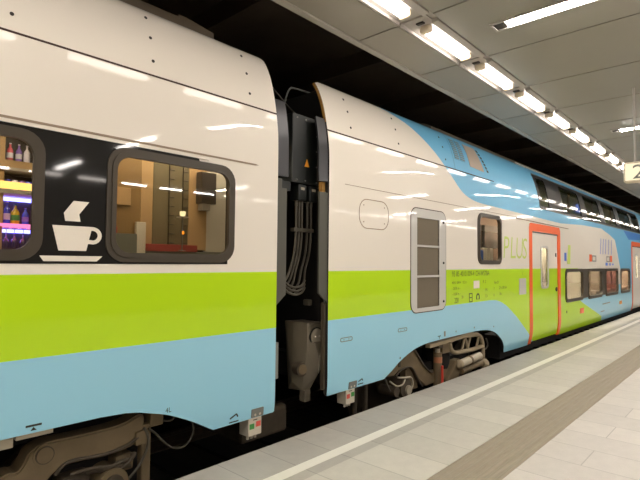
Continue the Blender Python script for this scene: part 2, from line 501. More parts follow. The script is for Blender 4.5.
def make_tube(x, y0, y1):
    t = empty('tube_light', (x, y0, ZC), 'long lit white tube light recessed across the platform ceiling, cut off by the top edge', 'ceiling light', 'tube lights set across the ceiling')
    b = B()
    b.box(x-.085, x-.065, y1, y0, ZC-.014, ZC+.0); b.box(x+.065, x+.085, y1, y0, ZC-.014, ZC)
    b.box(x-.085, x+.085, y0-.02, y0, ZC-.014, ZC); b.box(x-.085, x+.085, y1, y1+.02, ZC-.014, ZC)
    b.build('frame', CHAN, t)
    B().box(x-.064, x+.064, y0-.13, y0-.02, ZC-.008, ZC-.001).build('socket', SCREW, t)
    B().cyl((x+.028, y1+.05, ZC-.012), (x+.028, y0-.13, ZC-.012), .014, n=10).build('tube', TUBE, t, smooth=True)
    B().box(x-.06, x+.005, y1+.03, y0-.13, ZC-.012, ZC-.001).build('reflector', TUBE, t)
    return t
tube0 = make_tube(4.295, 1.79, .28)
for k, lb in ((-2, 0), (-1, 0), (1, 1), (2, 0), (3, 0), (4, 0)):
    dup(tube0, (4.295+4.631*k, 1.79, ZC), 'lit tube light set across the ceiling beside the thin hanging pole' if lb else 'lit tube light set across the platform ceiling outside the picture')
for k in range(-2, 5):  # tube rows out of view, added to brighten the hall
    dup(tube0, (4.295+4.631*k, -4.4, ZC), 'unseen lit tube light added across the far half of the platform ceiling to brighten the hall')
    dup(tube0, (4.295+4.631*k, -1.2, ZC), 'unseen lit tube light added across the far half of the platform ceiling to brighten the hall')

# ---- hanging sign
t = empty('hanging_sign', (6.908, 1.134, ZC), 'cream lit sign box hanging from the ceiling on a thin pole', 'sign')
B().cyl((6.908, 1.134, ZC), (6.908, 1.134, 2.788), .012, n=12).build('pole', CHAN, t, smooth=True)
B().box(6.85, 6.975, .236, 1.252, 2.542, 2.793, bev=.03, seg=3).build('sign_box', CAPM, t, smooth=True)
B().box(6.843, 6.85, .265, 1.228, 2.566, 2.768).build('sign_face', SIGNE, t)
lettering('sign_numeral', [glyphs('2', 0, 0, .17, 1.2)], GREYP, t, plane=lambda x, z: (6.8415, 1.16-x, 2.582+z))

# ---- rails
for y in (3.86, 5.44):
    o = B().extrude_x([(y-.075, -.72), (y-.075, -.70), (y-.012, -.68), (y-.012, -.60), (y-.035, -.585), (y-.035, -.55), (y+.035, -.55), (y+.035, -.585), (y+.012, -.60), (y+.012, -.68), (y+.075, -.70), (y+.075, -.72)], XA, XB).build('rail', RAILM)
    tag(o, 'dark steel rail on the track bed, ' + ('the one next to the platform' if y < 4.5 else 'the one on the far side of the carriages'), 'rail')
b = B()
for k in range(70):
    x = XA+.2+.65*k
    b.box(x, x+.24, 3.4, 5.9, -.78, -.72)
o = b.build('trim_sleepers', CONC); o['kind'] = 'structure'

# ------------------------------------------------------------------ carriage helpers
YC = 4.65
def roof_profile():
    p = [(Y(3.5)+.0, 3.5), (3.64, 3.55), (3.8, 3.635), (4.1, 3.76), (4.65, 3.84)]
    half = spline2(p, 5)
    full = half+[(2*YC-y, z) for y, z in half[::-1][1:]]
    return full
def make_roof(x0, x1, m, parent, regions=None):
    prof = roof_profile(); inner = [(y, z-.05) for y, z in prof[::-1]]
    return B().extrude_x(prof+inner, x0, x1).build('roof', m, parent, smooth=True)
def far_shell(x0, x1, parent):
    b = B(); pts = [(2*YC-Y(z), z) for z in (-.02, .3, 2.6, 2.9, 3.1, 3.3, 3.45, 3.5)]
    b.extrude_x(pts+[(y-.05, z) for y, z in pts[::-1]], x0, x1)
    b.build('far_side_wall', INTG, parent, smooth=True)
def window(parent, x0, x1, z0, z1, r, fw, gm, fm, proud=.012, name='window', label=None):
    w = plate(name, rrect(x0, x1, z0, z1, r), [rrect(x0+fw, x1-fw, z0+fw, z1-fw, max(r-fw*.7, .02))], fm, parent, off=proud, th=.05, label=label)
    i = fw*.62
    plate('gasket_lip', rrect(x0+i, x1-i, z0+i, z1-i, max(r-i*.7, .02)), [rrect(x0+fw+.012, x1-fw-.012, z0+fw+.012, z1-fw-.012, max(r-fw*.7, .02))], fm, w, off=proud+.008, th=.03)
    plate('glass_pane', rrect(x0+fw*.8, x1-fw*.8, z0+fw*.8, z1-fw*.8, max(r-fw*.6, .02)), [], gm, w, off=-.006, th=.006)
    return w

# ================================================================== café carriage (nearest)
L = empty('railway_carriage', (-1.5, YC, -.55), 'nearest white, lime and light blue carriage with a cup sign between its windows', 'train carriage', 'carriages of the train')
XL = 3.0
skirt = [(1.62, .505), (1.72, .488), (1.78, .47), (1.92, .43), (2.06, .37), (2.17, .315), (2.30, .24)]
outL = [(-6, 3.5), (-6, .515), (1.2, .515), (1.45, .515)]+spline2(skirt, 3)+[(2.352, .212), (XL-.01, .212), (XL, .222), (XL, 3.5)]
w1 = (-.03, 1.062, 1.54, 2.325); w2 = (1.445, 2.512, 1.535, 2.325)
hole = lambda w, g=.045: rrect(w[0]+g, w[1]-g, w[2]+g, w[3]-g, .1)
big = 30
plate('body_shell', outL, [hole(w1), hole(w2)], [WHITE, GREEN, BLUE], L, 0, .04,
      regions=[([(-big, .957), (big, .957), (big, 1.457), (-big, 1.457)], 1), ([(-big, -1), (big, -1), (big, .957), (-big, .957)], 2)], rim=INTG)
make_roof(-6, 2.6, WHITE, L); far_shell(-6, XL, L)
B().box(XL-.12, XL-.06, 3.56, 5.7, .25, 3.45).build('end_wall', DARK, L)
# black band, its mouldings
plate('black_band', [(-2.5, 1.522), (2.2, 1.522), (2.45, 1.522), (2.45, 1.6), (2.16, 2.345), (-2.5, 2.345)], [rrect(w1[0]+.03, w1[1]-.03, w1[2]+.03, w1[3]-.03, .12), rrect(w2[0]+.03, w2[1]-.03, w2[2]+.03, w2[3]-.03, .12)], BLACKP, L, .003, .006)
plate('moulding', [(-2.5, 2.356), (2.73, 2.378), (2.77, 2.385), (2.73, 2.392), (-2.5, 2.372)], [], SEAM, L, .004, .01)
plate('moulding', [(-2.5, 2.345), (2.25, 2.345), (2.25, 2.352), (-2.5, 2.356)], [], WHITE, L, .012, .014)
window(L, *w1, .135, .052, GLASS, RUBBER)
window(L, *w2, .135, .052, GLASS, RUBBER)
plate('panel_gap', [(-6, 2.892), (XL, 2.892), (XL, 2.906), (-6, 2.906)], [], CREASE, L, .002, .004)
# white cup sign
cup = [(1.115, 1.762), (1.358, 1.762), (1.322, 1.605), (1.155, 1.605)]
hand_o = [(1.352, 1.762)]+[(1.358+.062*math.cos(a), 1.705+.057*math.sin(a)) for a in [math.radians(80-16*k) for k in range(11)]]+[(1.328, 1.652)]
hand_i = [(1.352, 1.738)]+[(1.36+.034*math.cos(a), 1.706+.032*math.sin(a)) for a in [math.radians(80-16*k) for k in range(11)]]+[(1.338, 1.678)]
plate('cup_sign', None, [hand_i], WHITEL, L, .007, .004, outers=[cup, hand_o,
      [(1.236, 1.922), (1.332, 1.922), (1.272, 1.838), (1.281, 1.792), (1.190, 1.792), (1.180, 1.842)],
      [(1.048, 1.572), (1.428, 1.572), (1.392, 1.538), (1.072, 1.538)]])
for x in (-.05, .87, 1.785, 2.70):
    for z in (3.385, 3.205, 3.015):
        plate('rivet', circ(x, z, .012, 10), [], SCREW, L, .004, .008)
# marks on the skirt
plate('jacking_mark', None, [], INK, L, .002, .003, outers=[[(1.008, .553), (1.095, .553), (1.095, .565), (1.008, .565)], [(1.05, .55), (1.035, .53), (1.068, .53)]])
lettering('lettering', [glyphs('4L', 1.92, .44, .036, .95)], INK, L)
plate('coupling_mark', None, [], INK, L, .002, .003, outers=[stroke([(2.51, .262), (2.575, .29)], .012), stroke([(2.575, .29), (2.59, .265)], .012), [(2.505, .235), (2.6, .235), (2.6, .226), (2.505, .226)]])
def grey_plate(x0, x1, parent):
    p = plate('latch_plate', rrect(x0, x1, .218, .29, .006, 2), [], GREYP, parent, .006, .01)
    for x in (x0+.04, x1-.04): plate('latch_hole', circ(x, .238, .011, 10), [], BOXW, p, .008, .004)
grey_plate(2.735, 2.868, L)
def signal_box(x0, x1, parent, sw):
    e = B().box(x0, x1, 3.275, 3.40, .055, .212, bev=.006).build('brake_indicator_box', BOXW, parent)
    a, c = x0+.012, x0+.062; d, f = x1-.062, x1-.012
    B().box(a, c, 3.272, 3.276, .115, .16).build('indicator_patch', REDS if sw else GRNS, e)
    B().box(d, f, 3.272, 3.276, .125, .17).build('indicator_patch', GRNS if sw else REDS, e)
    B().box(x0+.05, x1-.05, 3.272, 3.276, .186, .192).build('caption_bar', INK, e)
    b = B()
    for k in range(3): b.cyl((x0+.03+.04*k, 3.32, .055), (x0+.03+.04*k, 3.32, .02), .012, n=8)
    b.build('cable_gland', BOXW, e)
signal_box(2.722, 2.868, L, False)
# grey fairing strips beside the gap
def strip(x0, x1, z0, z1, cut, parent, m, off=-.012, name='gap_fairing'):
    plate(name, cut if cut else [(x0, z0), (x1, z0), (x1, z1), (x0, z1)], [], m, parent, off, .02)
strip(3.003, 3.145, 2.335, 3.06, None, L, GREYM)
strip(3.0, 3.12, 0, 0, [(3.004, 1.15), (3.126, 1.245), (3.126, 2.225), (3.064, 2.225), (3.064, 2.31), (3.004, 2.31)], L, GREYD)
B().box(3.002, 3.024, 3.28, 3.33, .42, 1.15).build('end_post', BOGIED, L)
B().box(3.002, 3.042, 3.26, 3.30, .5, .82).build('end_post', GREYP, L)
# roof gear
b = B(); b.extrude_x([(3.7, 3.52), (3.72, 3.668), (3.80, 3.705), (4.2, 3.79), (4.2, 3.6)], -6, 2.25)
b.prism([(2.25, 3.6), (2.25, 3.70), (2.33, 3.70), (2.62, 3.66), (2.62, 3.6)], 3.74, 4.2)
b.build('roof_equipment', ROOFG, L)
# underframe and leading bogie
B().box(-6, XL-.1, 3.75, 5.6, .3, .55).build('underframe', DARK, L)
B().box(.86, .96, 3.30, 3.38, .44, .515).build('skirt_bracket', DAMP, L)
B().box(.972, 1.175, 3.29, 3.38, .477, .513).build('skirt_bracket', DAMP, L)
def wheel(x, y, parent):
    w = B().cyl((x, y-.06, -.137), (x, y+.07, -.137), .41, n=40).cyl((x, y+.07, -.137), (x, y+.1, -.137), .44, n=40).build('wheel', WHEEL, parent, smooth=True)
bl = empty('bogie', (.6, YC, -.55), parent=L)
beam = spline2([(.62, .0), (.93, .23), (1.02, .24), (1.06, .285), (1.085, .335), (1.14, .368), (1.22, .378), (1.4, .372), (1.67, .375), (1.80, .415), (1.85, .395), (1.84, .30), (1.80, .225), (1.72, .195), (1.56, .185), (1.38, .20), (1.28, .19), (1.2, .14), (1.12, .02), (1.0, -.12), (.72, -.12)], 4)
B().prism(beam, 3.42, 3.56, bev=.012).build('side_frame', BOGIE, bl)
b = B().cyl((1.175, 3.415, .305), (1.175, 3.47, .305), .068, n=28); b.build('boss', BOGIE, bl, smooth=True)
B().cyl((1.175, 3.408, .305), (1.175, 3.42, .305), .056, n=28).build('boss_ring', BOGIED, bl, smooth=True)
B().cyl((1.175, 3.405, .305), (1.175, 3.42, .305), .049, n=28).build('boss_cap', BOGIE, bl, smooth=True)
B().tube([(1.24, 3.415, .16), (1.32, 3.41, .222), (1.56, 3.41, .205), (1.72, 3.41, .225), (1.80, 3.41, .26)], .012).build('frame_rib', BOGIED, bl, smooth=True)
B().box(1.84, 1.915, 3.43, 3.5, -.3, .33, bev=.01).build('bracket_post', BOGIE, bl)
B().box(1.78, 1.86, 3.40, 3.46, .2, .30, bev=.01).build('bracket_plate', BOGIE, bl)
B().box(1.90, 2.01, 3.42, 3.55, .30, .42, bev=.012).build('junction_box', BOGIE, bl)
B().tube([(1.88, 3.41, .305), (1.94, 3.41, .25), (2.0, 3.41, .18), (2.08, 3.41, .112), (2.17, 3.41, .09), (2.24, 3.41, .13), (2.275, 3.42, .20), (2.26, 3.44, .29), (2.24, 3.5, .4)], .0085).build('hose', CABLE, bl, smooth=True)
B().tube([(2.0, 3.43, .33), (2.06, 3.42, .315), (2.1, 3.42, .34), (2.12, 3.44, .40)], .0075).build('hose', CABLE, bl, smooth=True)
B().tube([(1.84, 3.40, .32), (1.875, 3.40, .24), (1.86, 3.40, .15), (1.80, 3.40, .05), (1.7, 3.42, -.05)], .01).build('hose', CABLE, bl, smooth=True)
B().cyl((1.62, 3.40, -.02), (1.62, 3.6, -.02), .11, n=24).build('axle_box', BOGIE, bl, smooth=True)
B().cyl((1.62, 3.385, -.02), (1.62, 3.41, -.02), .07, n=24).build('axle_cap', BOGIED, bl, smooth=True)
for k in range(3):
    B().tube([(1.35+.1*k, 3.45, .12-.02*k), (1.48+.1*k, 3.42, .13-.03*k), (1.62+.08*k, 3.42, .10+.02*k), (1.76, 3.44, .06+.04*k)], .014).build('brake_pipe', BOGIED, bl, smooth=True)
B().box(1.28, 1.50, 3.47, 3.6, -.25, .10, bev=.03).build('spring_box', BOGIED, bl)
B().box(1.66, 1.80, 3.46, 3.6, .02, .14, bev=.02).build('brake_caliper', BOGIE, bl)
wheel(1.45, 3.86, bl); wheel(-.9, 3.86, bl)
B().box(-.9, 1.9, 3.6, 5.7, -.25, .12).build('cross_frame', DARK, bl)

# --- inside the café carriage (fixed panels belong to the carriage)
B().box(-6, 2.9, 3.30, 6.0, 1.16, 1.22).build('interior_floor', INTG, L)
B().box(-6, 2.9, 3.34, 6.0, 2.70, 2.74).build('interior_ceiling', INTG, L)
B().box(-1.5, 2.9, 3.50, 3.58, 2.68, 2.70).build('interior_light', CARL, L)
def ip(x0, x1, z0, z1, m, y=3.84, th=.03, name='interior_panel'):
    return B().box(x0, x1, y, y+th, z0, z1, bev=.004).build(name, m, L)
s = .849
X4 = lambda x: x*s
Z4 = lambda z: 1.55+(z-1.55)*s
ip(1.42, X4(2.35), 1.22, 2.7, TAND)
ip(X4(2.06), X4(2.24), Z4(2.07), Z4(2.24), TANO, 3.82, .02, 'notice_board')
ip(X4(2.35), X4(2.48), 1.22, 2.7, TANO)
ip(X4(2.48), X4(2.89), 1.22, 2.7, LATT)
for q in range(2):
    xa = X4(2.66+.16*q)
    for i in range(12):
        ip(xa, xa+.05, 1.7+.08*i, 1.707+.08*i, MON, 3.83, .02, 'lattice_bar')
    ip(xa-.006, xa, 1.6, 2.7, MON, 3.83, .02, 'lattice_bar')
ip(X4(2.89), X4(3.12), Z4(1.66), 2.7, TANO)
mo = B().box(X4(2.97), X4(3.16), 3.74, 3.83, Z4(2.16), Z4(2.50), bev=.006).build('monitor', MON, L)
B().box(X4(3.0), X4(3.10), 3.76, 3.83, Z4(2.09), Z4(2.16)).build('monitor_bracket', INTG, mo)
ip(X4(3.12), X4(3.46), Z4(1.60), 2.7, CURT, 3.86, .03, 'curtain')
ip(X4(2.29), X4(2.39), 1.22, Z4(1.92), CURT, 3.80, .03, 'white_post')
ip(X4(2.39), X4(2.95), Z4(1.64), Z4(1.71), REDB, 3.76, .05, 'bench_back')
ip(1.42, X4(2.29), 1.22, Z4(1.80), COUNTER, 3.78, .05, 'counter_front')
ip(X4(2.39), 2.93, 1.22, Z4(1.645), COUNTER, 3.78, .05, 'counter_front')
ip(X4(2.02), X4(2.1), Z4(1.80), Z4(1.86), REDB, 3.79, .03, 'red_box')
ip(1.36, 1.42, 1.22, 2.7, TAN, 3.42, .5, 'partition')
# bar shelf seen through the first window
sh = empty('bar_shelf', (1.15, 4.3, 1.22), parent=L)
B().box(.45, 1.36, 4.42, 4.45, 1.22, 2.7).build('back_panel', MON, sh)
B().box(.86, 1.085, 4.15, 4.2, 1.22, 2.7).build('side_post', TAN, sh)
for z, m, h in ((1.79, PINKG, .022), (2.035, INTG, .03), (2.21, INTG, .02)):
    B().box(.9, 1.36, 4.13, 4.42, z, z+h).build('shelf_board', m if m is PINKG else INTG, sh)
B().box(.9, 1.36, 4.14, 4.15, 2.07, 2.125).build('light_panel', WARMG, sh)
B().box(.9, 1.36, 4.14, 4.15, 2.23, 2.285).build('light_panel', TAN, sh)
B().box(.9, 1.36, 4.36, 4.40, 1.755, 1.78).build('blue_light_strip', BLUEG, sh)
B().box(.9, 1.36, 4.36, 4.40, 2.005, 2.03).build('blue_light_strip', BLUEG, sh)
def bmat(n, c): return mat(n, c, rough=.2, coat=.5)
def bottle(x, y, z, h, r, m, lm, label, grp='bottles on the bar shelf', name='bottle'):
    t = empty(name, (x, y, z), label, 'bottle', grp)
    B().lathe([(r*.95, 0), (r, .01), (r, h*.58), (r*.75, h*.68), (r*.34, h*.78), (r*.32, h*.94)], (x, y, z), 18).build('bottle_body', m, t, smooth=True)
    B().cyl((x, y, z+h*.94), (x, y, z+h), r*.38, n=14).build('cap', lm, t, smooth=True)
    B().lathe([(r*1.03, h*.18), (r*1.03, h*.46)], (x, y, z), 18).build('bottle_label', lm, t, smooth=True)
WB = bmat('bottle_white', (225, 225, 245)); BB = bmat('bottle_blue', (70, 84, 220)); YB = bmat('bottle_yellow', (220, 190, 50)); PB = bmat('bottle_pink', (225, 100, 120)); VB = bmat('bottle_violet', (150, 120, 215))
bottle(1.13, 4.22, 1.8135, .17, .022, BB, WB, 'blue bottle with a white neck, first on the pink-edged shelf')
bottle(1.185, 4.22, 1.8135, .15, .03, YB, GRNS, 'yellow bottle in the middle of the pink-edged bar shelf')
bottle(1.255, 4.22, 1.8135, .13, .024, BB, VB, 'short blue bottle, last on the pink-edged shelf by the window frame')
for x, m_, c, z in ((1.135, PB, 'pink', 2.288), (1.195, VB, 'violet', 2.288), (1.25, WB, 'white', 2.288)):
    bottle(x, 4.22, z, .14, .022, m_, WB, f'{c} bottle on the top bar shelf under the window head', 'bottles on the top bar shelf')
for x, m_, c in ((1.12, BB, 'blue'), (1.17, WB, 'white'), (1.22, VB, 'violet'), (1.265, BB, 'dark blue')):
    o = B().lathe([(.018, 0), (.022, .005), (.022, .075), (.019, .08)], (x, 4.2, 2.066), 14).build('drink_can', m_, smooth=True)
    tag(o, f'{c} drink can on the middle bar shelf, {"beside the post" if x == 1.12 else "in the row above the bottles"}', 'can', 'cans on the middle bar shelf')
GL = glass('wine_glass', (220, 225, 255), .15, 1)
for i, x in enumerate((1.135, 1.19, 1.25)):
    o = B().lathe([(.026, 0), (.026, -.004), (.004, -.01), (.004, -.075), (.022, -.10), (.027, -.13), (.021, -.16)], (x, 4.24, 1.788), 16).build('stem_glass', GL, smooth=True)
    tag(o, ('stem glass hanging upside down under the shelf beside the post', 'stem glass hanging upside down in the middle under the shelf', 'stem glass hanging upside down under the shelf by the window frame')[i], 'glass', 'stem glasses hanging under the bar shelf')
# small glowing bowl on a stand in the second window
t = empty('glowing_bowl', (X4(2.72), 3.72, Z4(1.70)), 'small glowing bowl on a thin stand behind the second window', 'lamp')
cx, cy = X4(2.72), 3.70
B().lathe([(.018, 0), (.024, .02), (.026, .042), (.022, .044)], (cx, cy, Z4(1.995)), 18).build('shade', emit('bowl_glow', (255, 240, 190), .6), t, smooth=True)
B().lathe([(.05, 0), (.055, .006), (.02, .008)], (cx, cy, Z4(1.995)-.009), 20).build('saucer', WHITEL, t, smooth=True)
B().lathe([(.03, 0), (.03, .006), (.005, .01), (.005, Z4(1.995)-Z4(1.645)-.01)], (cx, cy, Z4(1.645)), 14).build('stand', GREYP, t, smooth=True)
B().ball((cx, cy-.012, Z4(1.83)), .011, (1, .7, 1.5)).build('orange_light', emit('orange_glow', (255, 150, 40), .6), t, smooth=True)

# ================================================================== second carriage
R = empty('railway_carriage', (16, YC, -.55), 'second carriage with orange-framed doors, an upper window band and a blue roof', 'train carriage', 'carriages of the train')
XR = 3.705; XE = 29.0
arch = [(4.705, .215), (4.86, .29), (5.02, .372), (5.27, .455), (5.5, .498), (5.76, .515), (6.5, .525), (7.12, .525), (7.5, .502), (7.8, .437), (7.97, .355), (8.10, .27), (8.19, .175), (8.235, .09)]
outR = [(3.93, 3.5), (3.80, 3.478), (XR, 3.435), (XR, .222), (XR+.01, .212), (4.69, .212)]+spline2(arch, 3)+[(8.27, .05), (9.0, .04), (XE, .04), (XE, 3.5)]
door = (9.385, 11.265, .05, 2.325); door2 = (18.86, 20.75, .05, 2.325)
w3 = (7.165, 8.085, 1.535, 2.335)
lows = [(11.58, 13.04, .70, 1.445), (13.42, 14.90, .685, 1.445), (15.22, 16.82, .675, 1.44), (17.14, 18.56, .675, 1.435)]
upper = (9.62, 20.0, 2.66, 3.315)
uph = [(9.99, 3.335), (9.955, 3.30), (10.03, 2.70), (10.08, 2.66), (20.45, 2.66), (20.5, 2.70), (20.5, 3.30), (20.46, 3.335)]
grn = [(-big, .962), (7.6, .962)]+spline2([(7.6, .962), (7.85, .95), (8.08, .905), (8.3, .83), (8.5, .735), (8.75, .61), (9.0, .46), (9.4, .22), (9.7, .0)], 3)[1:]+[(14.95, 0), (14.85, .16), (13.0, .62), (12.6, .745), (12.6, 1.457), (-big, 1.457)]
blu = [(-big, -1), (big, -1), (big, .962), (-big, .962)]
skyb = spline2([(4.86, 3.5), (5.17, 3.42), (5.5, 3.32), (5.98, 3.06), (6.33, 2.80), (6.60, 2.62), (6.85, 2.535), (7.2, 2.488), (7.8, 2.475)], 3)+[(11.3, 2.43), (13.1, 2.5), (14.9, 2.52), (15.3, 2.46), (15.8, 2.40), (16.5, 2.27), (17.1, 1.5), (17.3, .9), (XE+1, .9), (XE+1, 3.6), (4.8, 3.6)]
royal = [(17.7, 2.62), (18.45, 2.36), (20.4, 2.42), (22, 2.42), (22, 2.62)]
doorhole = lambda d: [(d[0]+.02, -.2), (d[1]-.02, -.2), (d[1]-.02, d[3]-.02), (d[0]+.02, d[3]-.02)]
vent = (5.255, 6.145, .925, 2.24)
vh = rrect(5.395, 5.965, .975, 2.125, .01, 2)
plate('body_shell', outR, [hole(w3, .04), vh]+[hole(w, .03) for w in lows]+[uph, doorhole(door), doorhole(door2)], [WHITE, GREEN, BLUE, SKY, ROYAL], R, 0, .045,
      regions=[(blu, 2), (grn, 1), (skyb, 3), (royal, 4)], rim=DARK)
for z0_, z1_, m_ in ((2.99, 3.435, OCHRE),):
    zz = [z0_+(z1_-z0_)*k/14 for k in range(15)]
    B().extrude_x([(Y(z)+.004, z) for z in zz]+[(Y(z)+.03, z-.008) for z in zz[::-1]], XR-.006, XR+.01).build('hood_edge', m_, R, smooth=True)
make_roof(5.2, XE, SKY, R)
far_shell(XR, XE, R)
B().box(XR+.22, XR+.28, 3.56, 5.7, .25, 3.45).build('end_wall', DARK, R)
b = B(); b.extrude_x([(3.66, 3.52), (3.68, 3.615), (3.76, 3.66), (4.2, 3.80), (4.2, 3.6)], 6.5, XE)
b.build('roof_equipment', ROOFG, R)
plate('panel_gap', [(XR, 2.893), (7.86, 2.893), (7.86, 2.908), (XR, 2.908)], [], CREASE, R, .002, .004)
plate('panel_gap', [(3.96, 2.366), (9.0, 2.372), (9.0, 2.380), (3.96, 2.373)], [], SEAM, R, .002, .004)
plate('drip_rail', [(8.75, 2.352), (11.85, 2.335), (11.85, 2.348), (8.75, 2.366)], [], SEAM, R, .012, .015)
plate('panel_gap', [(6.50, 2.91), (6.512, 2.91), (6.512, 3.48), (6.50, 3.48)], [], LOUVRE, R, .002, .004)
for x in (4.11, 5.05, 6.25):
    for z in (3.345, 3.195, 3.01):
        plate('rivet', circ(x, z, .013, 10), [], SCREW, R, .004, .008)
# oval hatch
ho = rrect(4.2, 4.768, 1.92, 2.252, .14, 6)
h_ = plate('access_hatch', ho, [rrect(4.21, 4.758, 1.93, 2.242, .13, 6)], SEAM, R, .002, .004)
for x in (4.285, 4.68):
    for z in (1.995, 2.18): plate('screw', circ(x, z, .008, 8), [], SEAM, h_, .003, .004)
# tall vent panel
v = plate('vent_panel', rrect(*vent, .12), [vh], VENTF, R, .006, .02)
plate('vent_seam', rrect(vent[0]-.012, vent[1]+.012, vent[2]-.012, vent[3]+.012, .13), [rrect(*vent, .12)], CREASE, v, .003, .006)
for z0, z1 in ((.975, 1.365), (1.385, 1.755), (1.775, 2.125)):
    plate('vent_grille', [(5.395, z0), (5.965, z0), (5.965, z1), (5.395, z1)], [], VENTM, v, -.008, .01)
for z in (1.375, 1.765): plate('vent_bar', [(5.395, z-.013), (5.965, z-.013), (5.965, z+.013), (5.395, z+.013)], [], VENTF, v, .008, .03)
for z in (1.03, 1.55, 2.10): plate('vent_latch', circ(6.075, z, .016, 12), [], INK, v, .016, .01)
window(R, *w3, .13, .052, GLASS, RUBBER)
# lettering
for ch, x, sx in (('P', 8.12, 1.0), ('L', 8.43, 1.05), ('U', 8.69, .95), ('S', 9.0, 1.05)): lettering('lettering', [glyphs(ch, x, 1.64, .385, sx, .12, -.004)], LIMEL, R)
T0 = glyphs('93 85 4010 009-4', 6.33, 1.36, .075, .93)
T = [T0, glyphs('CH-WSTBA', max(p[0] for p in T0[0])+.045, 1.36, .075, .93), glyphs('4010  009-4   37,5 t', 6.33, 1.255, .036, 1.1), glyphs('- 20,05 m -', 6.33, 1.175, .036, 1.1), glyphs('- 15,80 m -', 6.33, 1.095, .036, 1.1), glyphs('200', 6.40, .985, .075, .8),
     glyphs('20', 6.62, 1.04, .04), glyphs('R  2', 7.35, 1.245, .045), glyphs('14 t', 7.42, 1.12, .045), glyphs('12 t', 7.42, 1.02, .045), glyphs('7', 7.75, 1.12, .045), glyphs('6', 7.75, 1.02, .045), glyphs('Rev 07', 7.78, 1.22, .045), glyphs('21 t 200 km', 7.98, 1.13, .045), glyphs('18 t', 7.98, 1.03, .045)]
for q in T: lettering('lettering', [q], INKG, R)
plate('notice_plate', [(7.02, 1.17), (7.22, 1.17), (7.22, 1.285), (7.02, 1.285)], [], WHITEL, R, .003, .004)
plate('pictogram', None, [circ(7.17, 1.035, .035, 12)], INKG, R, .002, .003, outers=[[(7.11+.0, 1.0), (7.23, 1.0)]+[(7.17+.065*math.cos(a), 1.03+.065*math.sin(a)) for a in [PI*k/10 for k in range(11)]]])
plate('pictogram', None, [rrect(6.885, 6.965, .985, 1.03, .004, 2), rrect(6.885, 6.965, 1.045, 1.09, .004, 2)], INKG, R, .002, .003, outers=[[(6.87, .97), (6.98, .97), (6.98, 1.105), (6.87, 1.105)]])
for x0, z0 in ((3.90, .722), (4.97, .718)):
    p = plate('lifting_slot', rrect(x0, x0+.2, z0, z0+.045, .02, 4), [rrect(x0+.008, x0+.192, z0+.008, z0+.037, .014, 4)], GREYP, R, .002, .003)
    for q in (.06, .14): plate('slot_pin', circ(x0+q, z0+.022, .006, 8), [], GREYP, p, .002, .003)
plate('button_panel', rrect(8.86, 9.2, .995, 1.285, .015, 2), [], VENTF, R, .006, .01)
lettering('lettering', [glyphs('i', 9.02, 1.34, .06)], INKG, R)
grey_plate(4.05, 4.182, R); signal_box(4.03, 4.178, R, True)
plate('coupling_mark', None, [], INK, R, .002, .003, outers=[stroke([(4.215, .27), (4.275, .29)], .01), stroke([(4.275, .29), (4.29, .27)], .01), [(4.21, .245), (4.3, .245), (4.3, .236), (4.21, .236)]])
plate('jacking_mark', None, [], INK, R, .002, .003, outers=[[(5.93, .565), (6.01, .565), (6.01, .575), (5.93, .575)], [(5.965, .565), (5.975, .565), (5.975, .535), (5.965, .535)]])
plate('mark', [(6.10, .55), (6.14, .55), (6.14, .62), (6.10, .62)], [], GREYP, R, .003, .004)
for x, z in ((5.02, .41), (6.45, .585), (7.04, .585), (7.75, .535)): plate('mark', circ(x, z, .014, 8), [], GREYP, R, .002, .003)
plate('orange_patch', [(12.72, .385), (13.05, .385), (13.05, .51), (12.72, .51)], [], ORANGE, R, .003, .004)
plate('mark', circ(11.68, .50, .03, 10), [], INK, R, .002, .003)
plate('orange_patch', [(16.95, .36), (17.3, .36), (17.3, .46), (16.95, .46)], [], YELLOW, R, .003, .004)
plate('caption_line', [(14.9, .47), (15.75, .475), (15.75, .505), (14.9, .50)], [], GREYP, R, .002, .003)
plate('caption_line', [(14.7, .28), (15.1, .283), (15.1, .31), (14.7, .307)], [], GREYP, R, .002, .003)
# blue and lime writing past the first door
bl_ = []
for x0 in (14.72, 15.0, 15.28, 15.62, 15.98): bl_.append([(x0, 1.83), (x0+.035, 1.83), (x0+.115, 2.25), (x0+.08, 2.25)])
plate('blue_letter_strokes', None, [], BLUEL, R, .003, .004, outers=bl_)
plate('door_sticker', [(11.75, 1.55), (11.98, 1.55), (12.02, 1.98), (11.84, 1.98)], [], LIMEL, R, .003, .004)
plate('door_sticker', [(11.55, 1.62), (11.70, 1.62), (11.70, 1.80), (11.55, 1.80)], [], BLUEL, R, .003, .004)
for x0 in (13.62, 15.42):  # orange patches and grey rectangular frames above the lower windows
    plate('orange_patch', [(x0+(.0 if x0 < 14 else .42), 1.62), (x0+.24+(.0 if x0 < 14 else .42), 1.62), (x0+.24+(.0 if x0 < 14 else .42), 1.80), (x0+(.0 if x0 < 14 else .42), 1.80)], [], ORANGE, R, .003, .004)
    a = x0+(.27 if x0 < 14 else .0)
    plate('grey_frame', [(a, 1.62), (a+.40, 1.62), (a+.40, 1.78), (a, 1.78)], [rrect(a+.05, a+.35, 1.65, 1.75, .01, 2)], GREYP, R, .003, .004)
plate('blue_pictogram', None, [], BLUEL, R, .003, .004, outers=[[(15.3, 1.52), (15.55, 1.52), (15.55, 1.60), (15.3, 1.60)], [(15.75, 1.52), (15.9, 1.52), (15.9, 1.59), (15.75, 1.59)], [(16.1, 1.53), (16.25, 1.53), (16.25, 1.58), (16.1, 1.58)]])
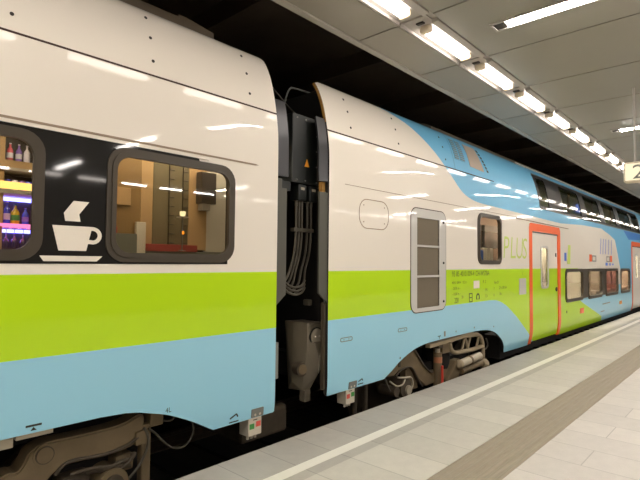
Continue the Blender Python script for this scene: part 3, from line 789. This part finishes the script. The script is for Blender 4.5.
# doors
def make_door(d, x_low, first):
    x0, x1, z0, z1 = d
    t = plate('door', [(x0+.17, .075), (x1-.17, .075), (x1-.17, z1-.155), (x0+.17, z1-.155)], [rrect(x0+.665, x0+1.13, 1.07, 1.90, .10)], [WHITE, GREEN, BLUE], R, -.012, .04,
              regions=[([(-big, -1), (big, -1), (big, 1.457), (-big, 1.457)], 1), ([(9.3, .31), (9.3, -.1), (9.95, -.1)] if first else [(-big, -1), (big, -1), (big, 1.2), (-big, 1.2)], 2)] if first else [([(-big, -1), (big, -1), (big, -2)], 1), ([(-big, -1), (big, -1), (big, -2)], 2)])
    f = plate('door_frame', None, [[(x0+.16, .0), (x1-.16, .0), (x1-.16, z1-.15), (x0+.16, z1-.15)]], ORANGE, R, .004, .05, outers=[[(x0, .05), (x0+.16, .05), (x0+.16, z1-.15), (x1-.16, z1-.15), (x1-.16, .05), (x1, .05), (x1, z1-.08), (x1-.05, z1-.01), (x1-.09, z1), (x0+.09, z1), (x0+.05, z1-.01), (x0, z1-.08)]])
    plate('door_slit', [(x0+.17, z1-.178), (x1-.17, z1-.178), (x1-.17, z1-.155), (x0+.17, z1-.155)], [], INK, f, .0, .01)
    w = plate('door_window', rrect(x0+.655, x0+1.14, 1.06, 1.91, .11), [rrect(x0+.70, x0+1.095, 1.105, 1.865, .08)], VENTF, t, -.004, .02)
    plate('glass_pane', rrect(x0+.69, x0+1.105, 1.095, 1.875, .09), [], GLASS, w, -.02, .006)
    plate('door_button', circ(x1-.27, 1.02, .045, 14), [], INK, t, .004, .02)
    plate('door_sensor', rrect(x1-.31, x1-.24, 1.70, 1.78, .01, 2), [], INK, t, -.006, .01)
make_door(door, 0, True); make_door(door2, 0, False)
# lower windows
for i, w in enumerate(lows):
    window(R, *w, .14, .06, GLASS, RUBBER)
for xa, xb, za in ((13.0, 13.46, .74), (14.86, 15.26, .73)):
    plate('window_band', [(xa, za), (xb, za), (xb, 1.44), (xa, 1.44)], [], RUBBER, R, .008, .02)
# upper window band
lst = [rrect(10.10, 10.62, 2.71, 3.285, .05, 3)]+[rrect(p, q, 2.71, 3.285, .05, 3) for p, q in ((11.58, 13.02), (13.52, 14.92), (15.38, 16.80), (17.32, 18.95), (19.38, 20.38))]
ub = plate('upper_window_band', uph, lst, BLACKP, R, -.004, .02)
for q in lst: plate('glass_pane', q, [], GLASSD, ub, -.012, .006)
plate('band_rim', [(9.98, 3.355), (9.93, 3.31), (10.005, 2.69), (10.07, 2.635), (20.47, 2.635), (20.53, 2.69), (20.53, 3.31), (20.48, 3.355)], [uph], RUBBER, ub, .006, .02)
# roof vent group on the blue
for xa in (6.56, 6.74):
    g = plate('louvre', [(xa, 3.40), (xa+.15, 3.40), (xa+.15, 3.07), (xa, 3.07)], [], LOUVRE, R, .003, .006)
    for k in range(9):
        z = 3.375-.035*k
        plate('louvre_slat', [(xa+.01, z-.008), (xa+.14, z-.008), (xa+.14, z+.006), (xa+.01, z+.006)], [], GREYP, g, .006, .004)
plate('roof_hatch', [(7.02, 3.39), (7.42, 3.39), (7.53, 3.01), (7.04, 3.03)], [], BEIGE, R, .004, .008)
for k in range(7):
    z = 3.37-.052*k; xx = 7.46+.03*k
    plate('roof_slot', [(xx, z), (xx+.055, z+.004), (xx+.075, z-.034), (xx+.02, z-.036)], [], INK, R, .004, .006)
# interior of the second carriage
B().box(4.0, XE, 3.30, 6.0, 2.50, 2.54).build('interior_floor', INTG, R)
B().box(9.3, XE, 3.46, 3.84, 3.46, 3.475).build('interior_ceiling', INTG, R)
B().box(9.3, XE, 3.85, 3.88, 2.54, 3.6).build('interior_panel', mat('blind_olive', (150, 154, 118), rough=.7), R)
B().box(9.5, XE-1, 3.49, 3.53, 3.435, 3.455).build('interior_light', CARU, R)
for k in range(14):
    B().box(11.6+1.2*k, 11.7+1.2*k, 3.81, 3.85, 2.54, 3.45).build('interior_post', TAND, R)
B().box(9.5, XE, 3.34, 6, .3, .36).build('interior_floor', INTG, R)
BRN = mat('corridor_brown', (132, 106, 82), rough=.6)
B().box(7.6, 10.4, 4.0, 4.04, .36, 2.5).build('interior_panel', BRN, R)
B().box(8.98, 9.6, 3.93, 3.99, 1.85, 2.28).build('interior_panel', CABLE, R)
B().box(11.2, 13.3, 3.9, 3.94, .36, 2.5).build('interior_panel', CURT, R)
B().box(13.4, XE, 4.4, 4.44, .36, 2.5).build('interior_panel', INTG, R)
B().box(13.2, XE-1, 3.62, 3.7, 2.46, 2.49).build('interior_light', CARR, R)
B().box(7.4, 10.2, 3.5, 3.56, 2.46, 2.49).build('interior_light', CARL, R)
B().box(10.6, 12.9, 3.5, 3.56, 2.46, 2.49).build('interior_light', CARR, R)
B().box(13.0, 13.06, 3.3, 3.9, .36, 2.5).build('partition', CURT, R)
B().box(14.6, 15.2, 3.78, 3.8, 2.98, 3.2).build('passenger_screen', SCRE, R)
def seat(x, z, m):
    s_ = B().box(x, x+.45, 3.42, 3.9, z+.35, z+.47, bev=.04).build('passenger_seat', m, R, smooth=True)
    B().box(x+.38, x+.50, 3.42, 3.9, z+.4, z+1.08, bev=.05, seg=3).build('seat_back', m, s_, smooth=True)
for x in (14.0, 15.0, 18.9, 19.9): seat(x, .36, BEIGE)
for x in (16.4, 17.3): seat(x, .36, SEATR)
for x in (8.45, 8.72): B().box(x, x+.15, 3.72, 3.8, .36, 1.83, bev=.01).build('white_post', CURT, R)
B().box(8.2, 8.3, 3.66, 3.72, 1.5, 1.78).build('interior_panel', BLUEL, R)
B().box(7.7, 9.6, 3.97, 4.0, 1.93, 1.95).build('hand_rail', LATT, R)

# gap side of the second carriage
strip(3.565, 3.704, 2.36, 3.02, None, R, GREYM)
strip(3.58, 3.703, 0, 0, [(3.578, 1.24), (3.703, 1.14), (3.703, 2.25), (3.578, 2.25)], R, GREYD)
B().box(3.675, 3.702, 3.28, 3.32, .28, 1.14).build('end_post', BOGIED, R)
B().box(3.652, 3.70, 3.30, 3.34, 2.25, 2.36).build('end_post', OCHRE, R)
dx = .085
c = B().box(3.24+dx, 3.60+dx, 3.40, 3.75, 2.33, 3.02, bev=.008).build('electric_cabinet', CAB, R)
B().box(3.60+dx, 3.65+dx, 3.42, 3.75, 2.31, 3.0).build('cabinet_flange', BOGIED, c)
for z in (2.36, 2.52, 2.68, 2.84, 2.98):
    B().cyl((3.585+dx, 3.39, z), (3.585+dx, 3.402, z), .007, n=8).build('bolt', GREYP, c)
for z in (2.36, 2.98):
    for x in (3.30, 3.42): B().cyl((x+dx, 3.39, z), (x+dx, 3.402, z), .007, n=8).build('bolt', GREYP, c)
B().prism([(3.41+dx, 2.505), (3.475+dx, 2.505), (3.442+dx, 2.58)], 3.392, 3.399).build('warning_sign', YELLOW, c)
B().box(3.13, 3.24+dx, 3.42, 3.6, 2.24, 2.33).build('cabinet_foot', CAB, c)
for px_, xs in ((3.45, (3.435, 3.475, 3.515)), (3.61, (3.595, 3.65))):
    p = B().box(px_-.03, px_+.085, 3.40, 3.52, 2.16, 2.32, bev=.01).build('cable_plug', CAB, R)
    B().box(px_+.0, px_+.05, 3.395, 3.401, 2.265, 2.29).build('plug_tag', DAMP, p)
    for i, x in enumerate(xs):
        B().cyl((x, 3.45, 2.16), (x, 3.45, 2.11), .015, n=10).build('plug_collar', CABLE, p)
ends = {3.435: (3.33, 1.37), 3.475: (3.37, 1.345), 3.515: (3.42, 1.32), 3.595: (3.50, 1.315), 3.65: (3.57, 1.30)}
for i, (x, (ex, ez)) in enumerate(ends.items()):
    B().tube([(x, 3.45, 2.12), (x+.002, 3.45, 1.95), (x-.002, 3.45, 1.78), (x-.015, 3.46, 1.62), (x-.055, 3.47, 1.47), (ex, 3.48, ez), (ex-.1, 3.5, ez-.08)], .0125).build('jumper_cable', CABLE, R, smooth=True)
B().box(3.39, 3.68, 3.43, 3.48, 1.85, 1.885).build('cable_clamp', CABLE, R)
for k in range(3):
    zz = -.035*k
    B().tube([(3.25, 3.46, 1.40+zz), (3.31, 3.43, 1.325+zz), (3.40, 3.41, 1.295+zz), (3.50, 3.42, 1.315+zz), (3.57, 3.45, 1.36+zz)], .012).build('cable_loop', CABLE, R, smooth=True)
B().box(3.60, 3.655, 3.42, 3.5, 1.105, 1.165, bev=.008).build('small_connector', CABLE, R)
# end damper housing with round cap
def hull(pts):
    b = B(); vs = [b.bm.verts.new(p) for p in pts]; bmesh.ops.convex_hull(b.bm, input=vs); return b
hs = hull([(3.58, 3.62, .93), (3.615, 3.45, .93), (3.84, 3.45, .92), (3.84, 3.74, .92), (3.58, 3.74, .93), (3.58, 3.62, .40), (3.615, 3.45, .66), (3.84, 3.45, .66), (3.72, 3.38, .57), (3.715, 3.395, .40), (3.84, 3.45, .50), (3.62, 3.52, .24), (3.70, 3.50, .22), (3.57, 3.62, .32), (3.82, 3.6, .36), (3.62, 3.72, .22), (3.82, 3.72, .26)]).build('damper_housing', HOUS, R)
hull([(3.66, 3.443, .655), (3.835, 3.443, .655), (3.728, 3.372, .565), (3.725, 3.388, .41), (3.835, 3.443, .47), (3.83, 3.5, .47), (3.70, 3.5, .655)]).build('lit_facet', DAMPD, hs)  # paler grey paints in the light this upward-facing facet catches
B().box(3.64, 3.83, 3.438, 3.46, .675, .915, bev=.02).build('cover_plate', HOUS, hs, smooth=True)
B().cyl((3.725, 3.445, .785), (3.725, 3.424, .785), .094, n=28).build('cap_ring', CAB, hs, smooth=True)
B().cyl((3.725, 3.445, .785), (3.725, 3.412, .785), .080, n=28).build('round_cap', DAMPD, hs, smooth=True)
for q in (-.03, .03): B().ball((3.725+q, 3.41, .785), .010).build('bolt', WHITEL, hs, smooth=True)
B().cyl((3.61, 3.58, .46), (3.59, 3.485, .46), .068, n=24).build('side_cap', BOGIED, hs, smooth=True)
B().cyl((3.593, 3.50, .46), (3.588, 3.478, .46), .050, n=24).build('side_cap_lid', BOGIE, hs, smooth=True)
B().box(3.63, 3.72, 3.49, 3.57, .12, .24, bev=.01).build('drain_plug', HOUS, hs)
B().tube([(3.48, 3.8, 2.95), (3.57, 3.8, 3.20), (3.63, 3.8, 3.38), (3.67, 3.8, 3.44), (3.74, 3.8, 3.46), (4.10, 3.8, 3.48)], .011).build('grab_rail', GREYP, R, smooth=True)
B().tube([(3.36, 3.9, 3.52), (3.62, 3.8, 3.25), (3.70, 3.7, 3.12)], .008).build('roof_cable', CABLE, R, smooth=True)
b = B()
for k in range(5): b.box(3.03+.14*k, 3.11+.14*k, 4.0, 5.3, .3, 3.3)
b.build('gangway_bellows', DARK, R)
B().box(3.0, 3.6, 3.7, 4.6, -.2, .08, bev=.04).build('coupler', BOGIED, R)
# underframe and bogie
B().box(XR+.1, XE, 3.75, 5.6, .3, .55).build('underframe', DARK, R)
B().box(8.4, XE, 3.42, 3.7, -.1, .3).build('underframe', DARK, R)
br = empty('bogie', (6.4, YC, -.55), parent=R)
fr = [(4.95, .20), (5.08, .24), (5.24, .33), (5.45, .46), (5.62, .43), (5.80, .25), (6.02, .06), (6.3, .02), (6.9, .0), (6.9, -.12), (5.95, -.12), (5.78, -.02), (5.64, .14), (5.56, .185), (5.42, .20), (5.30, .19), (5.2, .14), (5.05, .15)]
B().prism(fr, 3.44, 3.58, bev=.012).build('side_frame', BOGIE, br)
B().tube([(5.48, 3.43, .44), (5.64, 3.43, .40), (5.82, 3.43, .22), (6.0, 3.43, .08), (6.1, 3.43, .04)], .014, smooth=4).build('frame_rib', BOGIED, br, smooth=True)
B().tube([(5.20, 3.43, .13), (5.32, 3.43, .195), (5.5, 3.43, .205), (5.6, 3.43, .16), (5.75, 3.43, -.02), (5.84, 3.43, -.10)], .012, smooth=4).build('frame_rib', BOGIED, br, smooth=True)
B().prism([(5.5, .15), (5.58, .18), (5.66, .10), (5.80, -.08), (5.80, -.12), (5.55, -.12), (5.5, -.02)], 3.48, 3.56).build('guard_plate', BOGIE, br)
B().box(5.27, 5.31, 3.43, 3.445, .235, .31).build('frame_mark', BOGIED, br)
wheel(5.30, 3.86, br); wheel(7.75, 3.86, br)
ax = B().cyl((5.33, 3.36, -.02), (5.33, 3.75, -.02), .12, n=28).build('axle_box', BOGIED, br, smooth=True)
B().cyl((5.36, 3.33, -.05), (5.36, 3.38, -.05), .06, n=20).build('axle_cap', DAMP, br, smooth=True)
B().tube([(5.20, 3.40, .12), (5.32, 3.36, .11), (5.44, 3.36, .09), (5.48, 3.36, .02), (5.44, 3.36, -.06), (5.34, 3.36, -.08)], .012).build('sensor_hose', DAMP, br, smooth=True)
B().tube([(5.05, 3.42, .10), (5.15, 3.38, .03), (5.25, 3.36, .04), (5.30, 3.36, .09)], .01).build('sensor_hose', DAMP, br, smooth=True)
B().tube([(4.98, 3.44, .14), (5.04, 3.42, .0), (5.16, 3.40, -.1), (5.3, 3.38, -.16)], .012).build('sensor_hose', CABLE, br, smooth=True)
B().cyl((5.12, 3.36, -.03), (5.12, 3.6, -.03), .06, n=20).build('brake_cylinder', BOGIED, br, smooth=True)
B().cyl((6.23, 3.42, .30), (6.23, 3.42, -.25), .06, n=24).build('vertical_damper', BOGIE, br, smooth=True)
B().cyl((6.23, 3.42, .42), (6.23, 3.42, .30), .035, n=20).build('damper_rod', DAMP, br, smooth=True)
B().box(6.17, 6.29, 3.36, 3.48, .36, .42, bev=.01).build('damper_bracket', BOGIED, br)
B().cyl((6.23, 3.417, .24), (6.23, 3.417, .16), .0615, n=24).build('damper_band', mat('copper_band', (170, 110, 76), rough=.5), br, smooth=True)
B().cyl((6.16, 3.31, .14), (6.16, 3.31, -.25), .017, n=12).build('red_pipe', RED, br, smooth=True)
B().prism([(5.80, .47), (7.1, .505), (7.1, .46), (5.80, .425)], 3.29, 3.36).build('step_rail', BOGIER, br)
B().box(6.34, 6.58, 3.40, 3.55, .26, .44, bev=.01).build('bracket_block', BOGIE, br)
# lattice arm
for pts, r in (([(6.52, 3.40, .42), (6.8, 3.40, .445), (7.2, 3.40, .44), (7.5, 3.40, .41), (7.64, 3.40, .30), (7.67, 3.40, .12), (7.66, 3.40, -.04)], .034), ([(6.54, 3.40, .40), (6.60, 3.40, .29), (6.72, 3.40, .235), (6.95, 3.40, .22), (7.3, 3.40, .21), (7.64, 3.40, .215)], .032)):
    B().tube(pts, r).build('lattice_arm', BOGIER, br, smooth=True)
for a_, c_ in (((6.92, .23), (7.02, .43)), ((7.14, .22), (7.04, .43)), ((7.10, .22), (7.22, .43)), ((7.42, .21), (7.52, .40))):
    B().cyl((a_[0], 3.40, a_[1]), (c_[0], 3.40, c_[1]), .022, n=10).build('lattice_brace', BOGIER, br, smooth=True)
B().cyl((6.80, 3.36, .06), (7.45, 3.36, .095), .06, n=24).build('yaw_damper', DAMP, br, smooth=True)
B().cyl((7.08, 3.36, .074), (7.12, 3.36, .077), .068, n=24).build('damper_collar', BOGIE, br, smooth=True)
B().cyl((6.85, 3.37, -.05), (7.55, 3.37, -.03), .045, n=20).build('lower_rod', BOGIE, br, smooth=True)
B().prism([(6.46, -.12), (6.70, .12), (6.84, .13), (6.88, .0), (6.80, -.12), (6.7, -.2), (6.46, -.2)], 3.38, 3.48, bev=.01).build('damper_arm', BOGIE, br)
B().ball((7.66, 3.38, -.06), .085).build('joint_knuckle', BOGIER, br, smooth=True)
B().ball((6.78, 3.36, .06), .07).build('joint_knuckle', BOGIER, br, smooth=True)
B().box(5.9, 7.6, 3.62, 5.6, -.1, .12).build('cross_frame', DARK, br)
B().cyl((6.62, 3.66, -.05), (6.62, 3.66, .42), .2, n=28).build('air_spring', DARK, br, smooth=True)
B().tube([(7.66, 3.40, .18), (7.78, 3.40, .16), (7.86, 3.40, .22), (7.84, 3.42, .32)], .012).build('hose', CABLE, br, smooth=True)
for x in (4.46, 4.66): B().cyl((x, 3.5, .25), (x, 3.5, -.3), .03, n=10).build('hose', BOGIED, R, smooth=True)

# ------------------------------------------------------------------ light, camera
w = bpy.data.worlds.new('world'); sc.world = w; w.use_nodes = True
w.node_tree.nodes['Background'].inputs['Color'].default_value = (1, .93, .82, 1)
w.node_tree.nodes['Background'].inputs['Strength'].default_value = .02
cam = bpy.data.cameras.new('camera'); co = bpy.data.objects.new('camera', cam); COL.objects.link(co)
yaw, pit, rol = (math.radians(a) for a in (42.275, 2.55, .545))
F = Vector((math.cos(yaw)*math.cos(pit), math.sin(yaw)*math.cos(pit), math.sin(pit)))
Rv = Vector((math.sin(yaw), -math.cos(yaw), 0)); U = Rv.cross(F)
R2 = math.cos(rol)*Rv+math.sin(rol)*U; U2 = -math.sin(rol)*Rv+math.cos(rol)*U
M = Matrix((R2, U2, -F)).transposed().to_4x4(); M.translation = (0, 0, H)
co.matrix_world = M
cam.sensor_fit = 'HORIZONTAL'; cam.sensor_width = 36; cam.lens = 36*488.9/640; cam.clip_start = .05; cam.clip_end = 200
sc.camera = co
sc.view_settings.view_transform = 'Standard'; sc.view_settings.look = 'None'; sc.view_settings.gamma = 1
sc.view_settings.use_curve_mapping = False
sc.view_settings.exposure = 1.55
sc.cycles.max_bounces = 10; sc.cycles.diffuse_bounces = 5; sc.cycles.glossy_bounces = 4; sc.cycles.transparent_max_bounces = 12
sc.cycles.sample_clamp_indirect = 8
